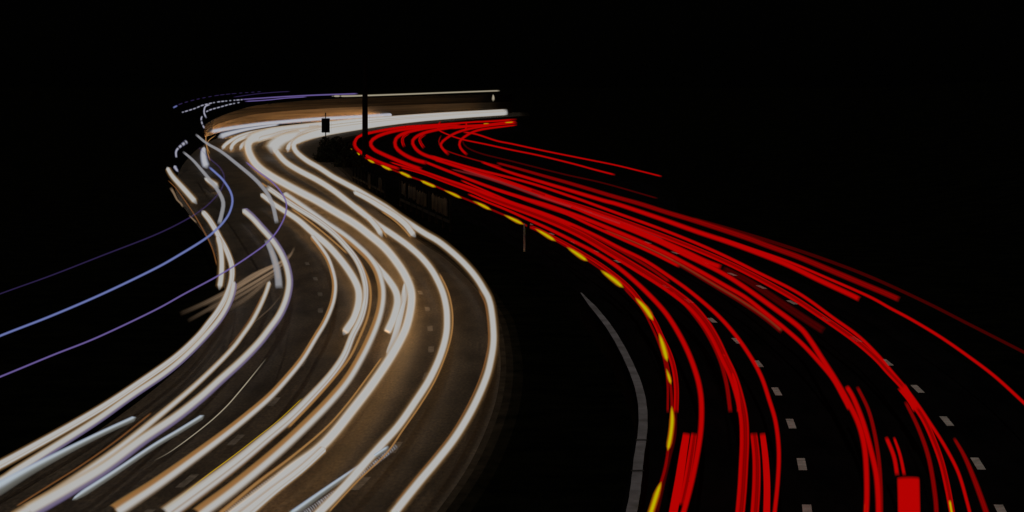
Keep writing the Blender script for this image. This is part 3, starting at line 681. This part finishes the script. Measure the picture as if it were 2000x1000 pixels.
# ------------------------------------------------------------------ concrete safety barrier, joints showing on its pale top
CB = [(1135, 572), (1146, 585), (1166, 608), (1190, 639), (1212, 675), (1230, 711), (1245, 748), (1254, 786), (1256, 826), (1253, 860), (1248, 892), (1244, 930), (1239, 970), (1232, 1005), (1222, 1040)]
cb = empty("safety_barrier", at(1232, 1005, 0))
tag(cb, "pale topped concrete safety barrier curving through the dark central reservation", "barrier")
S = spline([(x, y, 0) for x, y in CB], 10)
P = [at(x, y, 0.85) for x, y, _ in S]
SEC = [(-.115, 0), (-.105, .30), (-.095, .83), (-.085, .85), (.085, .85), (.095, .83), (.105, .30), (.115, 0)]
def barrier_run(i0, i1):
    V, F = [], []
    for i in range(i0, i1 + 1):
        p = P[i]
        t = (P[min(i + 1, len(P) - 1)] - P[max(i - 1, 0)]).normalized()
        s = Vector((t.y, -t.x, 0)).normalized()
        if s.x < 0: s = -s
        f = (i / (len(P) - 1))
        wob = (0.25 + 0.75 * min(1.0, i * 0.22)) * (1.15 - 0.1 * f + 0.03 * math.sin(i * 1.7))
        for u, z in SEC: V.append(Vector((p.x, p.y, 0)) + s * (u * wob) + Vector((0, 0, z)) - cb.location)
    m_ = len(SEC)
    for i in range(i1 - i0):
        for k in range(m_ - 1): F.append((i * m_ + k, i * m_ + k + 1, (i + 1) * m_ + k + 1, (i + 1) * m_ + k))
    F.append(tuple(range(m_))); F.append(tuple(range((i1 - i0) * m_, (i1 - i0 + 1) * m_)))
    return V, F
V, F = barrier_run(0, len(P) - 1)
link("barrier_wall", V, F, M["shaded_side"], cb, None, False)  # shade on the sides painted in as a darker concrete
CV, CF = [], []
for i in range(len(P)):
    for k in (3, 4): CV.append(V[i * 8 + k] + Vector((0, 0, .004)))
    if i: CF.append((2 * i - 2, 2 * i - 1, 2 * i + 1, 2 * i))
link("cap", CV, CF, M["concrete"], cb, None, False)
for yy in (862, 921):
    i = min(range(len(S)), key=lambda j: abs(S[j][1] - yy))
    mb = MB(); p = P[i] - cb.location
    mb.box((p.x, p.y, 0.857), (0.235, 0.16, 0.01)); mb.build("joint", M["joint"], cb)

# ------------------------------------------------------------------ slatted steel barrier glimpsed beside the white trails
def slats(label, pts, h, panels):
    root = empty("steel_barrier", at(*pts[0], 0))
    tag(root, label, "barrier", "steel barriers in the central reservation")
    A, B = at(*pts[0], 0), at(*pts[1], 0)
    L = (B - A).length; t = (B - A) / L; ang = math.atan2(t.y, t.x)
    side = Vector((-t.y, t.x, 0)) * 0.1
    if side.x > 0: side = -side
    n = int(L / 4)
    for i in range(n + 1):
        q = t * (i * L / n)
        mb = MB(); mb.box((q.x, q.y, h / 2), (0.12, 0.12, h), ang); mb.build("post", M["dark_steel"], root)
    mb = MB(); c = t * (L / 2); mb.box((c.x, c.y, h * .28), (L, 0.05, 0.16), ang); mb.build("rail", M["dark_steel"], root)
    for a, b, z0, z1 in panels:
        V, F = [], []
        m_ = max(2, int((b - a) * L / .42))
        for k in range(m_):
            x = a * L + (b - a) * L * (k + .5) / m_
            lo, hi = z0 * h + random.uniform(-.05, .1), z1 * h + random.uniform(-.14, .04)
            q = t * x + side
            sl = MB(); sl.box((q.x, q.y, (lo + hi) / 2), (0.30, 0.03, hi - lo), ang)
            b0 = len(V); V += sl.v; F += [tuple(b0 + j for j in f) for f in sl.f]
        link("slat_panel", V, F, M["galv"], root, None, False)
slats("dim slatted steel barrier panels between the white and red trails", [(880, 452), (782, 404)], 1.7, [(.02, .30, .45, 1), (.40, .60, .45, .92), (.62, .78, .5, 1), (.84, .93, .5, 1)])
slats("dim short steel barrier piece further along above the white trails", [(752, 386), (690, 354)], 1.3, [(.05, .14, .3, 1), (.38, .46, .1, 1)])
